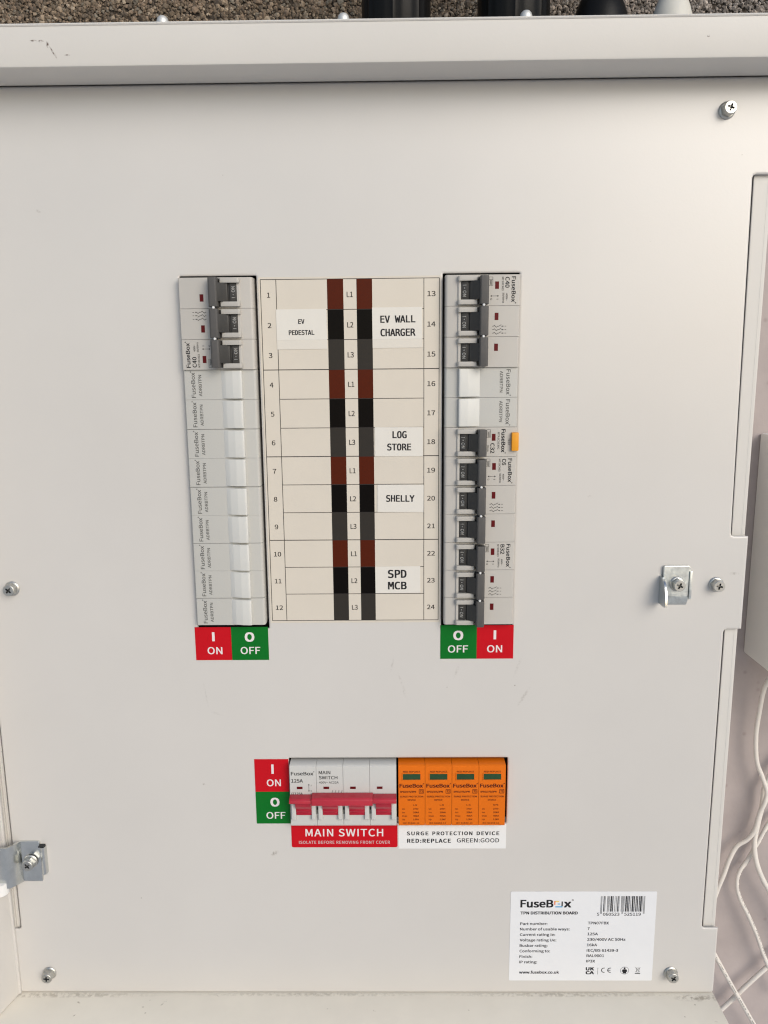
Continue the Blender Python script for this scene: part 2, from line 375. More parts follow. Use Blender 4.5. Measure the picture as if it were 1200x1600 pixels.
# rough-cast wall above: mortar bed and thrown stones
dw = empty('pebbledash_wall', 0, 118, -120)
tag(dw, 'rough brown pebbledash wall along the top edge behind the cable glands', 'wall')
obj('mortar_bed', MB().box(-1400, 1400, 118.5, 900, -320, -121), m_mortar, dw, (0, 118, -120))
rng = np.random.default_rng(3)
N = 42000
base8 = np.array([(1, 0, 0), (-1, 0, 0), (0, 1, 0), (0, -1, 0), (0, 0, 1), (.6, .6, .5), (-.6, .6, .5), (-.6, -.6, .5), (.6, -.6, .5)], float)
f8 = [(4, 5, 6), (4, 6, 7), (4, 7, 8), (4, 8, 5), (5, 0, 2), (5, 2, 6), (6, 2, 1), (6, 1, 7), (7, 1, 3), (7, 3, 8), (8, 3, 0), (8, 0, 5)]
cu = rng.uniform(-260, 430, N); cv = rng.uniform(136, 236, N)
sz = rng.gamma(4, .17, N) + .5
sz *= 1 + 0.5 * (rng.random(N) < .05)
V = base8[None] * sz[:, None, None] * rng.uniform(.6, 1.25, (N, 9, 3))
ang = rng.uniform(0, 2 * math.pi, N); ca, sa = np.cos(ang)[:, None], np.sin(ang)[:, None]
X = V[:, :, 0] * ca - V[:, :, 1] * sa; Y = V[:, :, 0] * sa + V[:, :, 1] * ca
hh = rng.uniform(-.6, 1.6, N)
P = np.stack([(cu[:, None] + X), -(V[:, :, 2] * .9 + hh[:, None] - 121) * 1.0, (cv[:, None] + Y)], -1)
P = P.reshape(-1, 3); P[:, 1] = P[:, 1]
P[:, 2] -= 118; P[:, 1] -= 120
me = bpy.data.meshes.new('dash_stones')
fa = (np.array(f8)[None] + (np.arange(N) * 9)[:, None, None]).reshape(-1, 3)
me.from_pydata((P / 1000).tolist(), [], fa.tolist())
pal = np.array([(.17, .13, .10), (.12, .095, .072), (.22, .175, .135), (.085, .068, .054), (.28, .235, .19), (.16, .145, .125)])
ci = pal[rng.choice(6, N, p=[.28, .25, .16, .17, .06, .08])] * rng.uniform(.9, 1.4, (N, 1)) * np.array([1.03, 1.0, .92])
mixr = np.clip((cu - 90) / 180, 0, 1)[:, None] * .75      # stone tone blends paler and greyer towards the right
ci = ci * (1 - mixr) + (ci.mean(1, keepdims=True) * np.array([1.75, 1.58, 1.45])) * mixr
col = me.color_attributes.new('tone', 'FLOAT_COLOR', 'POINT')
cc = np.ones((N * 9, 4)); cc[:, :3] = np.repeat(ci, 9, 0); col.data.foreach_set('color', cc.ravel())
me.materials.append(m_dash)
st = bpy.data.objects.new('dash_stones', me); COL.objects.link(st); st.parent = dw; st['kind'] = 'stuff'

# ------------------------------------------------------------------ the board's case
XL, XR, YT, YB = -193.5, 307.2, 110.0, -497.0
BO = (56, YB - 24, 0)
board = empty('distribution_board', *BO); tag(board, 'open cream painted steel case of the distribution board behind the front cover', 'electrical enclosure')
bd = MB()
bd.box(XL, XR - 1.5, YB - 22, YT + 20, -118, -116.5)                    # back
bd.box(XL, XL + 1.5, YB - 22, YT + 20, -116.4, -1.8)                       # sides
bd.box(XR - 3.2, XR - 1.7, YB - 22, YT + 20, -116.4, -3.2)
obj('case_wall', bd, m_frame, board, BO)
# top return: folded channel, underside + face + top
pr = [(YT + 21.4, -118), (YT + 21.4, 26.6), (YT + 20.6, 28), (YT + 1.6, 28), (YT + .5, 27.5), (YT, 26), (YT, 1.7), (YT + 1.2, 1.7), (YT + 1.2, 26.0), (YT + 2, 26.6), (YT + 19.6, 26.6), (YT + 20.2, 26), (YT + 20.2, -118)]
tf = MB().extrude_u(pr, -215, 345)
obj('top_return', tf, m_frame, board, BO, smooth=True)
ew = MB().extrude_u([(YT + 21.9, 26.9), (YT + 21.9, 28.3), (YT + 21.2, 28.7), (YT + 20.6, 28.3), (YT + 20.6, 26.9)], -215, 345)
obj('folded_edge', ew, m_frame, board, BO, smooth=True)
pr = [(YB, -9), (YB, 26.5), (YB - .6, 27.6), (YB - 1.8, 28), (YB - 22, 28), (YB - 22, 26.6), (YB - 2, 26.6), (YB - 1.4, 26), (YB - 1.4, -9)]
obj('bottom_return', MB().extrude_u(pr, XL - 14, XR), m_sill, board, BO, smooth=True)
# side strips seen through the cover's notches
for pts in ([(295.25, 62), (306.4, 62), (306.4, -190), (298.05, -190)], [(297.8, -190.3), (306.4, -190.3), (306.4, YB + 1.5), (297.8, YB + 1.5)],
            [(XL - .2, -190), (-190.0, -190), (-190.0, YB + 1.5), (XL - .2, YB + 1.5)], [(XL - .2, 62), (-190.0, 62), (-190.0, -189.7), (XL - .2, -189.7)]):
    obj('side_strip', MB().plate(pts, [], -5.0, -3.3, .5), m_frame, board, BO)
# left side return, splayed outwards
side_prof = [(XL - .2, -2.2), (XL + .9, -1.0), (XL + 1.5, .5), (XL + 1.3, 1.5), (XL + .2, 1.7), (XL - 6.6, 27.6), (XL - 7.6, 28.2), (XL - 9, 28), (XL - 1.6, .2), (XL - 1.6, -2.2)]
door = obj('side_return', MB().extrude_v(side_prof, YB + .7, YT - 1), m_door, board, BO)
kn = MB().lathe([(1, 0), (4.6, 0), (5.6, .8), (5.6, 5), (5.6, 9)], -194.8, -410.5, 8, 24, 'v')
k = obj('hinge_knuckle', kn, m_stwhite, door, BO, smooth=True)

# front cover with its real openings
def notch(x0, x1, ya, yb):   # points for a right-hand notch, going down
    return [(XR, -ya), (x0 + 2.0, -ya), (x0 + .5, -ya - .6), (x0, -ya - 2.2), (x1, -yb + 2.2), (x1 + .5, -yb + .6), (x1 + 2, -yb), (XR, -yb)]
outer = [(XL + .6, 110.2), (XR, 110.2)] + notch(293.3, 296.0, -57, 161.4) + notch(295.8, 295.9, 223.5, 444.3) + \
        [(XR, -494.9), (XR - 1, -496.3), (XL + .6, -496.3), (XL + .6, -445), (-189.6, -445), (-188.2, -444.4), (-187.8, -443), (-187.8, -226), (-188.4, -224), (-190, -223.5), (XL + .6, -223.5),
         (XL + .6, -161), (-190, -161), (-187.8, -159), (-187.8, 55), (-190, 57), (XL + .6, 57)]
holes = [rrect(-49.3, -2.4, -221.5, 2.5, .5, 1)[::-1], rrect(110.8, 157.5, -221.5, 2.6, .5, 1)[::-1], rrect(7.6, 156.4, -362.6, -313.8, .5, 1)[::-1]]
cv_ = MB().plate(outer, holes, -1.5, 0, .85)
onething('front_cover', cv_, m_cover, (56, -193, 0), 'large cream painted steel front cover with openings for the breakers and notched sides', 'panel cover')

# ------------------------------------------------------------------ screws
CROSS = [(.62, .62), (.5, 2.05), (-.5, 2.05), (-.62, .62), (-2.05, .5), (-2.05, -.5), (-.62, -.62), (-.5, -2.05), (.5, -2.05), (.62, -.62), (2.05, -.5), (2.05, .5)]
def make_screw():
    root = empty('hex_screw', 0, 0, 0)
    w = MB().lathe([(1, 0), (4.7, 0), (4.9, .5), (4.5, 1.0), (3.8, 1.25), (2.0, 1.3)], 0, 0, 0, 32)
    obj('washer', w, m_screw, root, smooth=True)
    hx = MB(); vs = []; prof = [(4.2, 1.1), (4.2, 3.9), (3.9, 4.4)]
    hx.lathe(prof, 0, 0, 0, 6); obj('hex_head', hx, m_screw, root)
    # domed top with a cross cut into it
    n = 24; Rr_ = 3.4
    circ = [(Rr_ * math.cos(2 * math.pi * i / n), Rr_ * math.sin(2 * math.pi * i / n)) for i in range(n)]
    tri = tessellate_polygon([[Vector((*p, 0)) for p in circ], [Vector((*p, 0)) for p in CROSS[::-1]]])
    flat = circ + CROSS[::-1]
    tp = MB().add([(p[0], p[1], 6.0) for p in flat], [tuple(f) for f in tri])
    tp.lathe([(3.85, 4.2), (3.8, 5.3), (3.65, 5.8), (3.4, 6.0)], 0, 0, 0, n); tp.f.pop()
    obj('crown', tp, m_screw, root)
    rc = MB(); k_ = len(CROSS)
    rc.add([(p[0], p[1], 6.0) for p in CROSS] + [(p[0] * .75, p[1] * .75, 4.4) for p in CROSS], [(i, (i + 1) % k_, k_ + (i + 1) % k_, k_ + i) for i in range(k_)] + [tuple(range(k_, 2 * k_))])
    obj('cross_recess', rc, m_recess, root)
    return root
scr0 = make_screw()
SCREWS = [(275.4, 92.0, 0, 20, 'zinc cross-head hex screw at the top right corner of the cover'),
          (-170.0, -193.2, 0, 40, 'zinc cross-head hex screw on the left edge of the cover at mid height'),
          (288.5, -193.0, 0, 12, 'zinc cross-head hex screw right of the small catch bracket'),
          (-170.3, -480.3, 0, 5, 'zinc cross-head hex screw at the bottom left corner of the cover'),
          (275.8, -480.0, 0, 33, 'zinc cross-head hex screw at the bottom right corner, beside the rating plate'),
          (262.5, -192.0, 2.0, 25, 'zinc cross-head hex screw holding the small catch bracket on the right'),
          (-174.8, -389.6, 2.0, 50, 'zinc cross-head hex screw holding the hinge bracket at lower left')]
for i, (x, v, h, rot, lab) in enumerate(SCREWS):
    s = scr0 if i == 0 else copy_tree(scr0)
    s.location = (x / 1000, -(h) / 1000, v / 1000); s.rotation_euler = (R(random.uniform(-2, 2)), R(rot), R(random.uniform(-2, 2)))
    tag(s, lab, 'screw', 'hex screws on the front of the board')

# catch bracket on the right
O = (263, -192, 0); cb = empty('catch_bracket', *O)
tag(cb, 'small zinc catch bracket with a bent tongue, screwed on right of the breakers', 'bracket')
obj('back_plate', MB().plate(rrect(254.6, 271.2, -203.6, -180.6, 1.2, 3), [], .1, 1.2, .3), m_zinc2, cb, O, smooth=True)
obj('front_plate', MB().plate(rrect(253.6, 270.2, -200.5, -180.0, 1.0, 3), [], 1.25, 2.3, .3), m_zinc2, cb, O, smooth=True)
side = MB(); 
side.extrude_u([(-187, .3), (-187, 4.5), (-190, 9), (-196, 12.5), (-204.5, 13.2), (-205.2, 11), (-205.2, .3)], 251.9, 253.2)
obj('side_tongue', side, m_zinc, cb, O, smooth=True)
ft = MB().extrude_u([(-200.4, 1.3), (-200.4, 2.3), (-203.5, 2.0), (-206.5, .3), (-206.5, 0.05), (-203, .05)], 255.5, 270.0)
obj('foot_flange', ft, m_zinc2, cb, O, smooth=True)
obj('right_fold', MB().box(270.3, 271.9, -202, -183.5, .1, 3.2, .3), m_zinc2, cb, O, smooth=True)

# hinge bracket at lower left
O = (-175, -390, 0); hb = empty('hinge_bracket', *O)
tag(hb, 'stepped zinc hinge bracket screwed to the lower left edge of the cover', 'bracket')
obj('fixing_plate', MB().plate(rrect(-182, -167.9, -405.6, -375.0, .8, 3), [], .1, 1.6, .25), m_zinc, hb, O, smooth=True)
obj('stepped_arm', MB().extrude_v([(-181.0, .3), (-181.2, 2.0), (-186.0, 8.2), (-187.2, 9.3), (-188.8, 9.6), (-215, 9.6), (-215, 8.3), (-188.8, 8.3), (-187.8, 8.0), (-186.6, 7.0), (-182.6, .3)][::-1], -405.6, -375.0), m_zinc, hb, O, smooth=True)
rl = MB().extrude_v([(-167.9, .2), (-167.6, 2.2), (-166.7, 3.6), (-165.4, 4.0), (-164.3, 3.4), (-163.8, 2.0), (-163.8, .1)][::-1], -399.0, -378.6)
obj('rolled_lip', rl, m_zinc, hb, O, smooth=True)
obj('lip_gap', MB().box(-168.2, -164.4, -378.5, -377.6, .1, 3.4), m_recess, hb, O)

# ------------------------------------------------------------------ modules
PW = 18.2
FH = 6.0
def housing(u0, u1, L=45.0, H=FH, blank=False):
    pr = [(0, -14), (0, H - 1.6), (.25, H - .7), (.9, H - .12), (1.6, H), (L - 1.6, H), (L - .8, H - .12), (L - .2, H - .8), (L, H - 1.8), (L, -14)]
    mb = MB().extrude_u(pr, u0 + .10, u1 - .10, 0)
    return mb
def symbols(mb, u, v0, h, n=3, gap=2.05, k=1.0):
    for i in range(n):
        x = u + i * gap
        stroke(mb, x, v0 + 7.4, x, v0 + 8.4, .28, h); stroke(mb, x - .25, v0 + 6.3, x + .25, v0 + 6.3, .8, h)
        stroke(mb, x, v0 + 5.9, x, v0 + 5.3, .28, h); stroke(mb, x - .9, v0 + 5.4, x, v0 + 3.9, .3, h)
        stroke(mb, x, v0 + 3.9, x, v0 + 3.2, .28, h); stroke(mb, x, v0 + 3.2, x + .7, v0 + 2.5, .28, h); stroke(mb, x + .7, v0 + 2.5, x, v0 + 1.8, .28, h)
        stroke(mb, x, v0 + 1.8, x - .6, v0 + 1.2, .28, h); stroke(mb, x - .6, v0 + 1.2, x, v0 + .7, .28, h); stroke(mb, x, v0 + .7, x, v0, .28, h)
def guard_pair(u0, z=0, arm=2.75, v0=7.3, v1=19.9, top=9.2):
    mb = MB()
    for a, b_ in ((u0 + 1.0, u0 + 1.0 + arm), (u0 + 14.7, u0 + 14.7 + arm)):
        mb.extrude_u([(v0, FH - .5), (v0, top - .9), (v0 + .7, top - .1), (v0 + 1.4, top), (v1 - 1.2, top), (v1 + .6, FH - .5)], a, b_, 0.12)
    return mb
ROCK = [(9.3, 3), (9.3, 6.5), (9.6, 7.0), (13.3, 7.5), (13.6, 6.7), (14.3, 6.7), (14.7, 7.9), (15.4, 8.2), (18.3, 10.8), (20.3, 12.6), (20.3, 3)]
BAR = [(20.0, 6.25), (20.0, 12.9), (20.7, 13.8), (24.3, 13.8), (25.1, 13.2), (25.4, 12.0), (25.2, 6.25)]
def breaker(n, rating, code, name='circuit_breaker', rcbo=False):
    root = empty(name, 0, 0, 0); pr = MB(); pg = MB(); ps = MB(); h = FH + .05
    for i in range(n):
        u = i * PW
        p = obj('pole_housing', housing(u, u + PW), m_body, root, smooth=True)
        obj('guard', guard_pair(u), m_guard, p, smooth=True)
        sk = MB().extrude_u([(7.4, FH - .5), (7.4, FH + .5), (7.9, FH + 1.0), (9.25, FH + 1.0), (9.25, FH - .5)], u + 3.8, u + 14.65); obj('toggle_sill', sk, m_body, p)
        rk = obj('toggle', MB().extrude_u(ROCK, u + 3.85, u + 14.6, .1), m_dark, root, smooth=True)
        tm = MB(); T(tm, 'I·ON', u + 6.0, u + 12.8, 10.3, 2.0, 7.42, 'sans', .0); 
        # lettering follows the toggle's slight slope
        tm.v = [(a, b_, 7.0 + .5 * (b_ - 9.6) / 3.7 + .06) for (a, b_, c) in tm.v]
        obj('print', tm, m_inkmark, rk)
        u_a = u + (1.2 if i == 0 else .55)
        obj('handle_bar', MB().extrude_u(BAR, u_a, u + 17.65, .4), m_bar, root, smooth=True)
        iu = 4.1
        iv = 29.2 if rcbo else 29.7
        obj('indicator_window', MB().box(u + iu, u + iu + 4.3, iv, iv + 2.3, FH - .3, FH + .06), m_redwin, root)
        if i < n - 1:
            obj('link_pin', MB().lathe([(.1, 0), (.8, 0), (.8, 1.4), (.5, 1.8)], u + PW, 22.3, 12.4, 12), m_stwhite, root, smooth=True)
    # arrow or rating block
    if not rcbo:
        logo(pr, 1.3, 16.9, 39.6, 2.45, h, .018)
        T(pr, rating, 1.5, 1.5 + (6.3 if len(rating) == 3 else 4.0), 35.8, 2.5, h, 'sans', .012)
        T(pg, code, 1.5, 9.4, 33.7, 1.15, h, 'sans', .01)
        T(pg, '400V~', 11.0, 15.2, 36.2, 1.1, h, 'sans', .01); T(pg, '50/60Hz', 10.6, 16.6, 34.2, 1.1, h, 'sans', .01)
        stroke(pr, 12.5, 27.2, 12.5, 31.8, .22, h); stroke(pr, 12.1, 31.1, 12.5, 31.9, .25, h); stroke(pr, 12.9, 31.1, 12.5, 31.9, .25, h)
        stroke(pr, 12.1, 27.9, 12.5, 27.1, .25, h); stroke(pr, 12.9, 27.9, 12.5, 27.1, .25, h)
        T(pr, 'I', 14.2, 14.5, 30.6, 1.2, h); T(pr, 'O', 13.9, 14.9, 26.9, 1.1, h)
        if n == 3: symbols(ps, PW + 12.0, 28.4, h)
    else:
        logo(pr, 1.2, 16.3, 35.1, 2.5, h, .03)
        T(pg, code, 3.2, 13.8, 32.8, 1.15, h, 'sans', .01)
        T(pr, rating, 9.9, 16.2, 28.4, 2.5, h, 'sans', .012); T(pg, '30mA', 11.0, 15.2, 26.3, 1.1, h, 'sans', .01)
        T(pg, 'TEST', 6.9, 11.2, 39.2, 1.3, h, 'sans', .01)
        obj('test_button', MB().box(3.2, 14.6, 41.2, 45.6, FH - 1, FH + 2.6, .6), m_amber, root, smooth=True)
    # breaking capacity box: outline, figures, bars
    for a in ((1.5, 26.1, 1.5, 28.3), (6.4, 26.1, 6.4, 28.3), (1.5, 26.1, 6.4, 26.1), (1.5, 28.3, 6.4, 28.3), (2.9, 26.1, 2.9, 28.3)): stroke(pg, *a, .2, h)
    T(pg, '6000', 3.2, 6.1, 26.6, 1.2, h, 'sans', .01)
    obj('print', pr, m_ink, root); obj('small_print', pg, m_inkgrey, root)
    if ps.v: obj('switch_symbol', ps, m_ink, root)
    return root
def blank():
    root = empty('blank_module', 0, 0, 0)
    obj('housing', housing(0, PW, 45, 4.6), m_blank, root, smooth=True)
    bs = MB().extrude_u([(8.3, 3.6), (8.3, 6.9), (8.7, 7.5), (9.6, 7.6), (14, 7.2), (18.5, 6.0), (21.5, 4.62), (21.5, 3.6)], .7, 17.6, .25)
    obj('boss', bs, m_boss, root, smooth=True)
    p = MB(); h = 4.66; logo(p, 1.3, 17.3, 37.7, 2.5, h, .0); T(p, 'ADRBTPN', 2.2, 15.2, 33.7, 1.9, h, 'sans', 0); obj('print', p, m_inkdim, root)
    return root

LX, RX, TOPY = -4.0, 112.1, 1.0
def place(o, side, slot_from, slot_n, jit=0):
    """slots count from the top; left column's devices read upwards, right column's downwards"""
    if side == 'L':
        o.location = (LX / 1000, 0, (TOPY - (slot_from + slot_n) * PW) / 1000); o.rotation_euler = (0, R(-90), 0)
    else:
        o.location = (RX / 1000, 0, (TOPY - slot_from * PW) / 1000); o.rotation_euler = (0, R(90), 0)
    o.location.z += jit / 1000; o.location.y += abs(jit) * 2.2 / 1000
GB = 'circuit breakers in the two columns'
b1 = breaker(3, 'C40', 'MT10C403'); place(b1, 'L', 0, 3); tag(b1, 'three pole C40 breaker at the top of the left column', 'circuit breaker', GB)
b2 = breaker(3, 'C40', 'MT10C403'); place(b2, 'R', 0, 3); tag(b2, 'three pole C40 breaker at the top of the right column', 'circuit breaker', GB)
b3 = breaker(1, 'C32', 'RTA1C3230C', 'residual_current_breaker', True); place(b3, 'R', 5, 1); tag(b3, 'single C32 breaker with an orange test button in the right column', 'circuit breaker', GB)
b4 = breaker(3, 'C6', 'MT10C063'); place(b4, 'R', 6, 3); tag(b4, 'three pole C6 breaker below the one with the orange test button', 'circuit breaker', GB)
b5 = breaker(3, 'B32', 'MT10B323'); place(b5, 'R', 9, 3); tag(b5, 'three pole B32 breaker at the bottom of the right column', 'circuit breaker', GB)
bl0 = blank(); nb = 0
ordn = ['first', 'second', 'third', 'fourth', 'fifth', 'sixth', 'seventh', 'eighth', 'ninth']
for i in range(9):
    o = bl0 if i == 0 else copy_tree(bl0)
    place(o, 'L', 3 + i, 1, (0, .04, -.05, .05, -.12, .03, -.02, .06, -.14)[i])
    lab = {0: 'grey blank module directly under the C40 breaker of the left column', 8: 'grey blank module at the foot of the left column, above the red ON sticker'}.get(i, 'grey blank module of the left column beside number %s on the chart' % ['four', 'five', 'six', 'seven', 'eight', 'nine', 'ten', 'eleven', 'twelve'][i])
    tag(o, lab, 'blank module', 'blank modules filling unused ways')
for i in range(2):
    o = copy_tree(bl0); place(o, 'R', 3 + i, 1)
    tag(o, ['upper of the two blank modules in the right column, under the C40 breaker', 'lower of the two blank modules in the right column, above the orange test button'][i], 'blank module', 'blank modules filling unused ways')

# main switch
MP = 18.05; O = (8.6, -361.0, 0)
ms = empty('main_switch', *O); tag(ms, 'four pole main switch with red levers under a red linking bar', 'main switch')
pr = MB(); h = FH + .05
for i in range(4):
    u = i * MP
    p = obj('pole_housing', housing(u, u + MP), m_white, ms, smooth=True)
    gd = MB()
    for a, b_ in ((u + 1.1, u + 3.9), (u + 14.6, u + 17.3)):
        gd.extrude_u([(5.6, FH - .5), (5.8, FH + 1.6), (6.6, FH + 2.2), (17.6, FH + 2.2), (19.5, FH - .5)], a, b_, .15)
    obj('guard', gd, m_white, p, smooth=True)
    if i < 3: obj('gap', MB().box(u + 17.45, u + 18.95, 9.5, 17.5, FH - .4, FH + .04), m_gapgrey, p); obj('slot', MB().box(u + 17.7, u + 18.7, 12.6, 14.4, FH - .3, FH + .08), m_black, p)
    rk = MB().extrude_u([(8.9, 3), (8.9, 6.6), (9.3, 7.2), (10.9, 7.5), (11.0, 7.2), (11.6, 7.2), (11.7, 7.9), (13.4, 8.5), (13.6, 8.2), (14.2, 8.4), (17, 10.5), (20.3, 12), (20.3, 3)], u + 4.0, u + 14.5, .1)
    obj('lever', rk, m_red, ms, smooth=True)
    obj('indicator_window', MB().box(u + 4.7, u + 8.6, 27.8, 29.6, FH - .3, FH + .06), m_redwin, ms)
for a, b_, lo, hi, top in ((.1, 15.0, 20.6, 24.2, 13.2), (15.2, 56.2, 19.8, 25.4, 14.2), (56.4, 72.0, 20.8, 24.6, 13.4)):
    obj('linking_bar', MB().extrude_u([(lo, 6.3), (lo, top - .8), (lo + .6, top), (hi - 1.3, top - .3), (hi - .3, top - 1.4), (hi, 6.3)], a, b_, .3), m_redbar, ms, smooth=True)
logo(pr, 1.0, 16.8, 37.9, 2.5, h, .012); T(pr, '125A', 1.1, 9.0, 32.6, 2.6, h, 'sans', .01); T(pr, 'MAIN', 19.8, 27.7, 38.7, 2.4, h, 'sans', .006)
T(pr, 'SWITCH', 19.8, 32.4, 35.0, 2.4, h, 'sans', .006); T(pr, 'IT125A', 1.1, 8.6, 23.6, 1.7, h, 'sans', .006)
T(pr, '400V~ AC22A', 19.8, 33.1, 31.9, 1.5, h)
stroke(pr, 12.9, 26.2, 12.9, 31.2, .25, h)
stroke(pr, 12.5, 30.6, 12.9, 31.4, .3, h); stroke(pr, 13.3, 30.6, 12.9, 31.4, .3, h)
stroke(pr, 12.5, 26.8, 12.9, 26.0, .3, h); stroke(pr, 13.3, 26.8, 12.9, 26.0, .3, h)
T(pr, 'I', 14.3, 14.6, 29.9, 1.1, h); T(pr, 'O', 14.0, 14.9, 26.0, 1.0, h)
for i in range(4):
    x = 28.3 + i * 2.1; stroke(pr, x, 24.9, x + .9, 26.6, .25, h); stroke(pr, x, 24.2, x, 24.9, .25, h); stroke(pr, x + .4, 26.7, x + .9, 26.7, .25, h)
obj('print', pr, m_inkgrey, ms)

# surge protector: four plug-in cartridges
SP = 18.1; O = (82.0, -361.0, 0)
sp = empty('surge_protector', *O); tag(sp, 'orange surge protection device of four cartridges with green windows', 'surge protector')
for i in range(4):
    u = i * SP
    c = obj('cartridge', housing(u + .02, u + SP - .02), m_orange, sp, smooth=True)
    fr = MB()
    u0, u1, v0, v1 = u + 2.6, u + 15.4, 34.0, 39.4
    for a in ((u0, u1, v0, v0 + .55), (u0, u1, v1 - .55, v1), (u0, u0 + .5, v0 + .55, v1 - .55), (u1 - .5, u1, v0 + .55, v1 - .55)):
        fr.box(*a, FH - .4, FH + .35, .12)
    obj('window_frame', fr, m_orange, c, smooth=True)
    obj('status_window', MB().box(u0 + .5, u1 - .5, v0 + .55, v1 - .55, FH - .4, FH + .08), m_green, c)
    p = MB(); h = FH + .05
    logo(p, u + .8, u + 17.4, 28.7, 2.8, h, .03); T(p, 'RED REPLACE', u + 3.3, u + 14.8, 39.75, 1.15, h, 'sans', .02)
    T(p, 'SPD2/275/3PN', u + 1.1, u + 12.0, 25.0, 1.25, h, 'sans', .035)
    for a in ((14.1, 24.5, 17.0, 24.5), (14.1, 27.3, 17.0, 27.3), (14.1, 24.5, 14.1, 27.3), (17.0, 24.5, 17.0, 27.3)): stroke(p, u + a[0], a[1], u + a[2], a[3], .35, h)
    T(p, 'T2', u + 14.6, u + 16.6, 25.1, 1.6, h, 'sans', .03)
    T(p, 'SURGE PROTECTION', u + 1.2, u + 16.9, 21.5, 1.2, h, 'sans', .015); T(p, 'DEVICE', u + 6.3, u + 11.8, 19.0, 1.2, h, 'sans', .015)
    T(p, 'N-PE' if i == 3 else 'L-N', u + 10.0, u + (13.4 if i == 3 else 12.6), 15.3, 1.15, h, 'sans', .01)
    for k, (a, b_) in enumerate((('Uc', '275V~'), ('In', '20kA'), ('Imax', '40kA'), ('Up', '1.5kV'))):
        T(p, a, u + 2.5, u + 2.5 + (3.4 if k == 2 else 1.9), 12.4 - 2.6 * k, 1.1, h, 'sans', .01); T(p, b_, u + 10.0, u + 14.0, 12.4 - 2.6 * k, 1.15, h, 'sans', .015)
    T(p, 'IEC 61643-11', u + 3.0, u + 14.2, 1.9, 1.1, h, 'sans', .01)
    obj('print', p, m_inkred, c)

# black sheets behind the openings, coloured as the shaded case interior
for nm, a in (('left', (-50, -2, -222, 3)), ('right', (110, 159, -222, 3)), ('main', (7, 157, -363, -313))):
    obj('opening_shade', MB().box(a[0] - 4, a[1] + 4, a[2] - 4, a[3] + 4, -20, -15), m_black, board, BO)

# ------------------------------------------------------------------ stickers
def sticker(name, rects, origin, label, cat, group=None, h0=.02, h1=.18):
    o = empty(name, *origin); tag(o, label, cat, group)
    for (nm, u0, u1, v0, v1, m, r) in rects:
        obj(nm, MB().plate(rrect(u0, u1, v0, v1, r, 3), [], h0, h1, .05) if r else MB().box(u0, u1, v0, v1, h0, h1), m, o, origin)
    return o
H = .24
def onoff(s, origin, items):
    p = MB()
    for (t_, a, b_, base, cap, bold) in items: T(p, t_, a, b_, base, cap, H, 'sans', bold)
    obj('print', p, m_inkwhite, s, origin)
GS = 'red and green ON OFF stickers'
O = (-27.7, -243.2, 0)
s = sticker('on_off_sticker', [('red_half', -51.7, -27.75, -243.2, -220.3, m_stred, 0), ('green_half', -27.7, -3.2, -243.2, -220.3, m_stgreen, 0)], O, 'red ON and green OFF sticker under the left breaker column', 'sticker', GS)
onoff(s, O, [('I', -40.4, -38.7, -230.0, 6.2, .03), ('ON', -43.9, -34.0, -239.0, 4.9, 0), ('O', -18.8, -12.4, -230.4, 6.4, .035), ('OFF', -21.9, -8.8, -239.0, 4.9, 0)])
O = (134.3, -243.0, 0)
s = sticker('on_off_sticker', [('green_half', 110.3, 134.25, -243.0, -219.8, m_stgreen, 0), ('red_half', 134.3, 158.4, -243.0, -219.8, m_stred, 0)], O, 'green OFF and red ON sticker under the right breaker column', 'sticker', GS)
onoff(s, O, [('O', 118.8, 125.4, -230.0, 6.4, .035), ('OFF', 115.3, 128.6, -238.6, 4.9, 0), ('I', 145.3, 147.0, -229.6, 6.2, .03), ('ON', 141.1, 151.1, -238.6, 4.9, 0)])
O = (-4.5, -362.4, 0)
s = sticker('on_off_sticker', [('red_half', -16.0, 7.4, -338.45, -314.4, m_stred, 0), ('green_half', -16.0, 7.4, -362.4, -338.5, m_stgreen, 0)], O, 'upright red ON over green OFF sticker left of the main switch', 'sticker', GS)
onoff(s, O, [('I', -4.5, -2.9, -325.1, 6.9, .03), ('ON', -8.0, 1.7, -334.3, 5.0, 0), ('O', -6.0, .3, -349.5, 6.5, .035), ('OFF', -9.1, 4.1, -358.7, 5.0, 0)])
O = (44.5, -380.7, 0)
s = sticker('warning_sticker', [('red_face', 7.7, 81.3, -380.7, -362.7, m_stred, 1.2)], O, 'red sticker reading MAIN SWITCH below the red levers', 'sticker')
p = MB(); T(p, 'MAIN SWITCH', 17.5, 71.4, -372.2, 5.6, H, 'sans', 0, 1.05); obj('print', p, m_inkwhite, s, O)
p = MB(); T(p, 'ISOLATE BEFORE REMOVING FRONT COVER', 12.8, 76.0, -377.9, 2.3, H, 'sans', 0, 1.05); obj('small_print', p, m_inkwhite2, s, O)
O = (119, -381.7, 0)
s = sticker('surge_sticker', [('white_face', 81.9, 156.3, -381.7, -362.8, m_stwhite, 0)], O, 'white SURGE PROTECTION DEVICE sticker below the orange cartridges', 'sticker')
p = MB(); 
for w_, a, b_ in (('SURGE', 87.7, 102.7), ('PROTECTION', 105.4, 133.1), ('DEVICE', 136.0, 151.6)): T(p, w_, a, b_, -371.5, 2.8, H, 'sans', .028, 1.1)
T(p, 'RED:REPLACE', 87.9, 118.2, -377.2, 3.0, H, 'sans', .03, 1.08)
T(p, 'GREEN:GOOD', 122.4, 151.6, -377.0, 3.1, H, 'sans', -.004)
obj('print', p, m_ink, s, O)

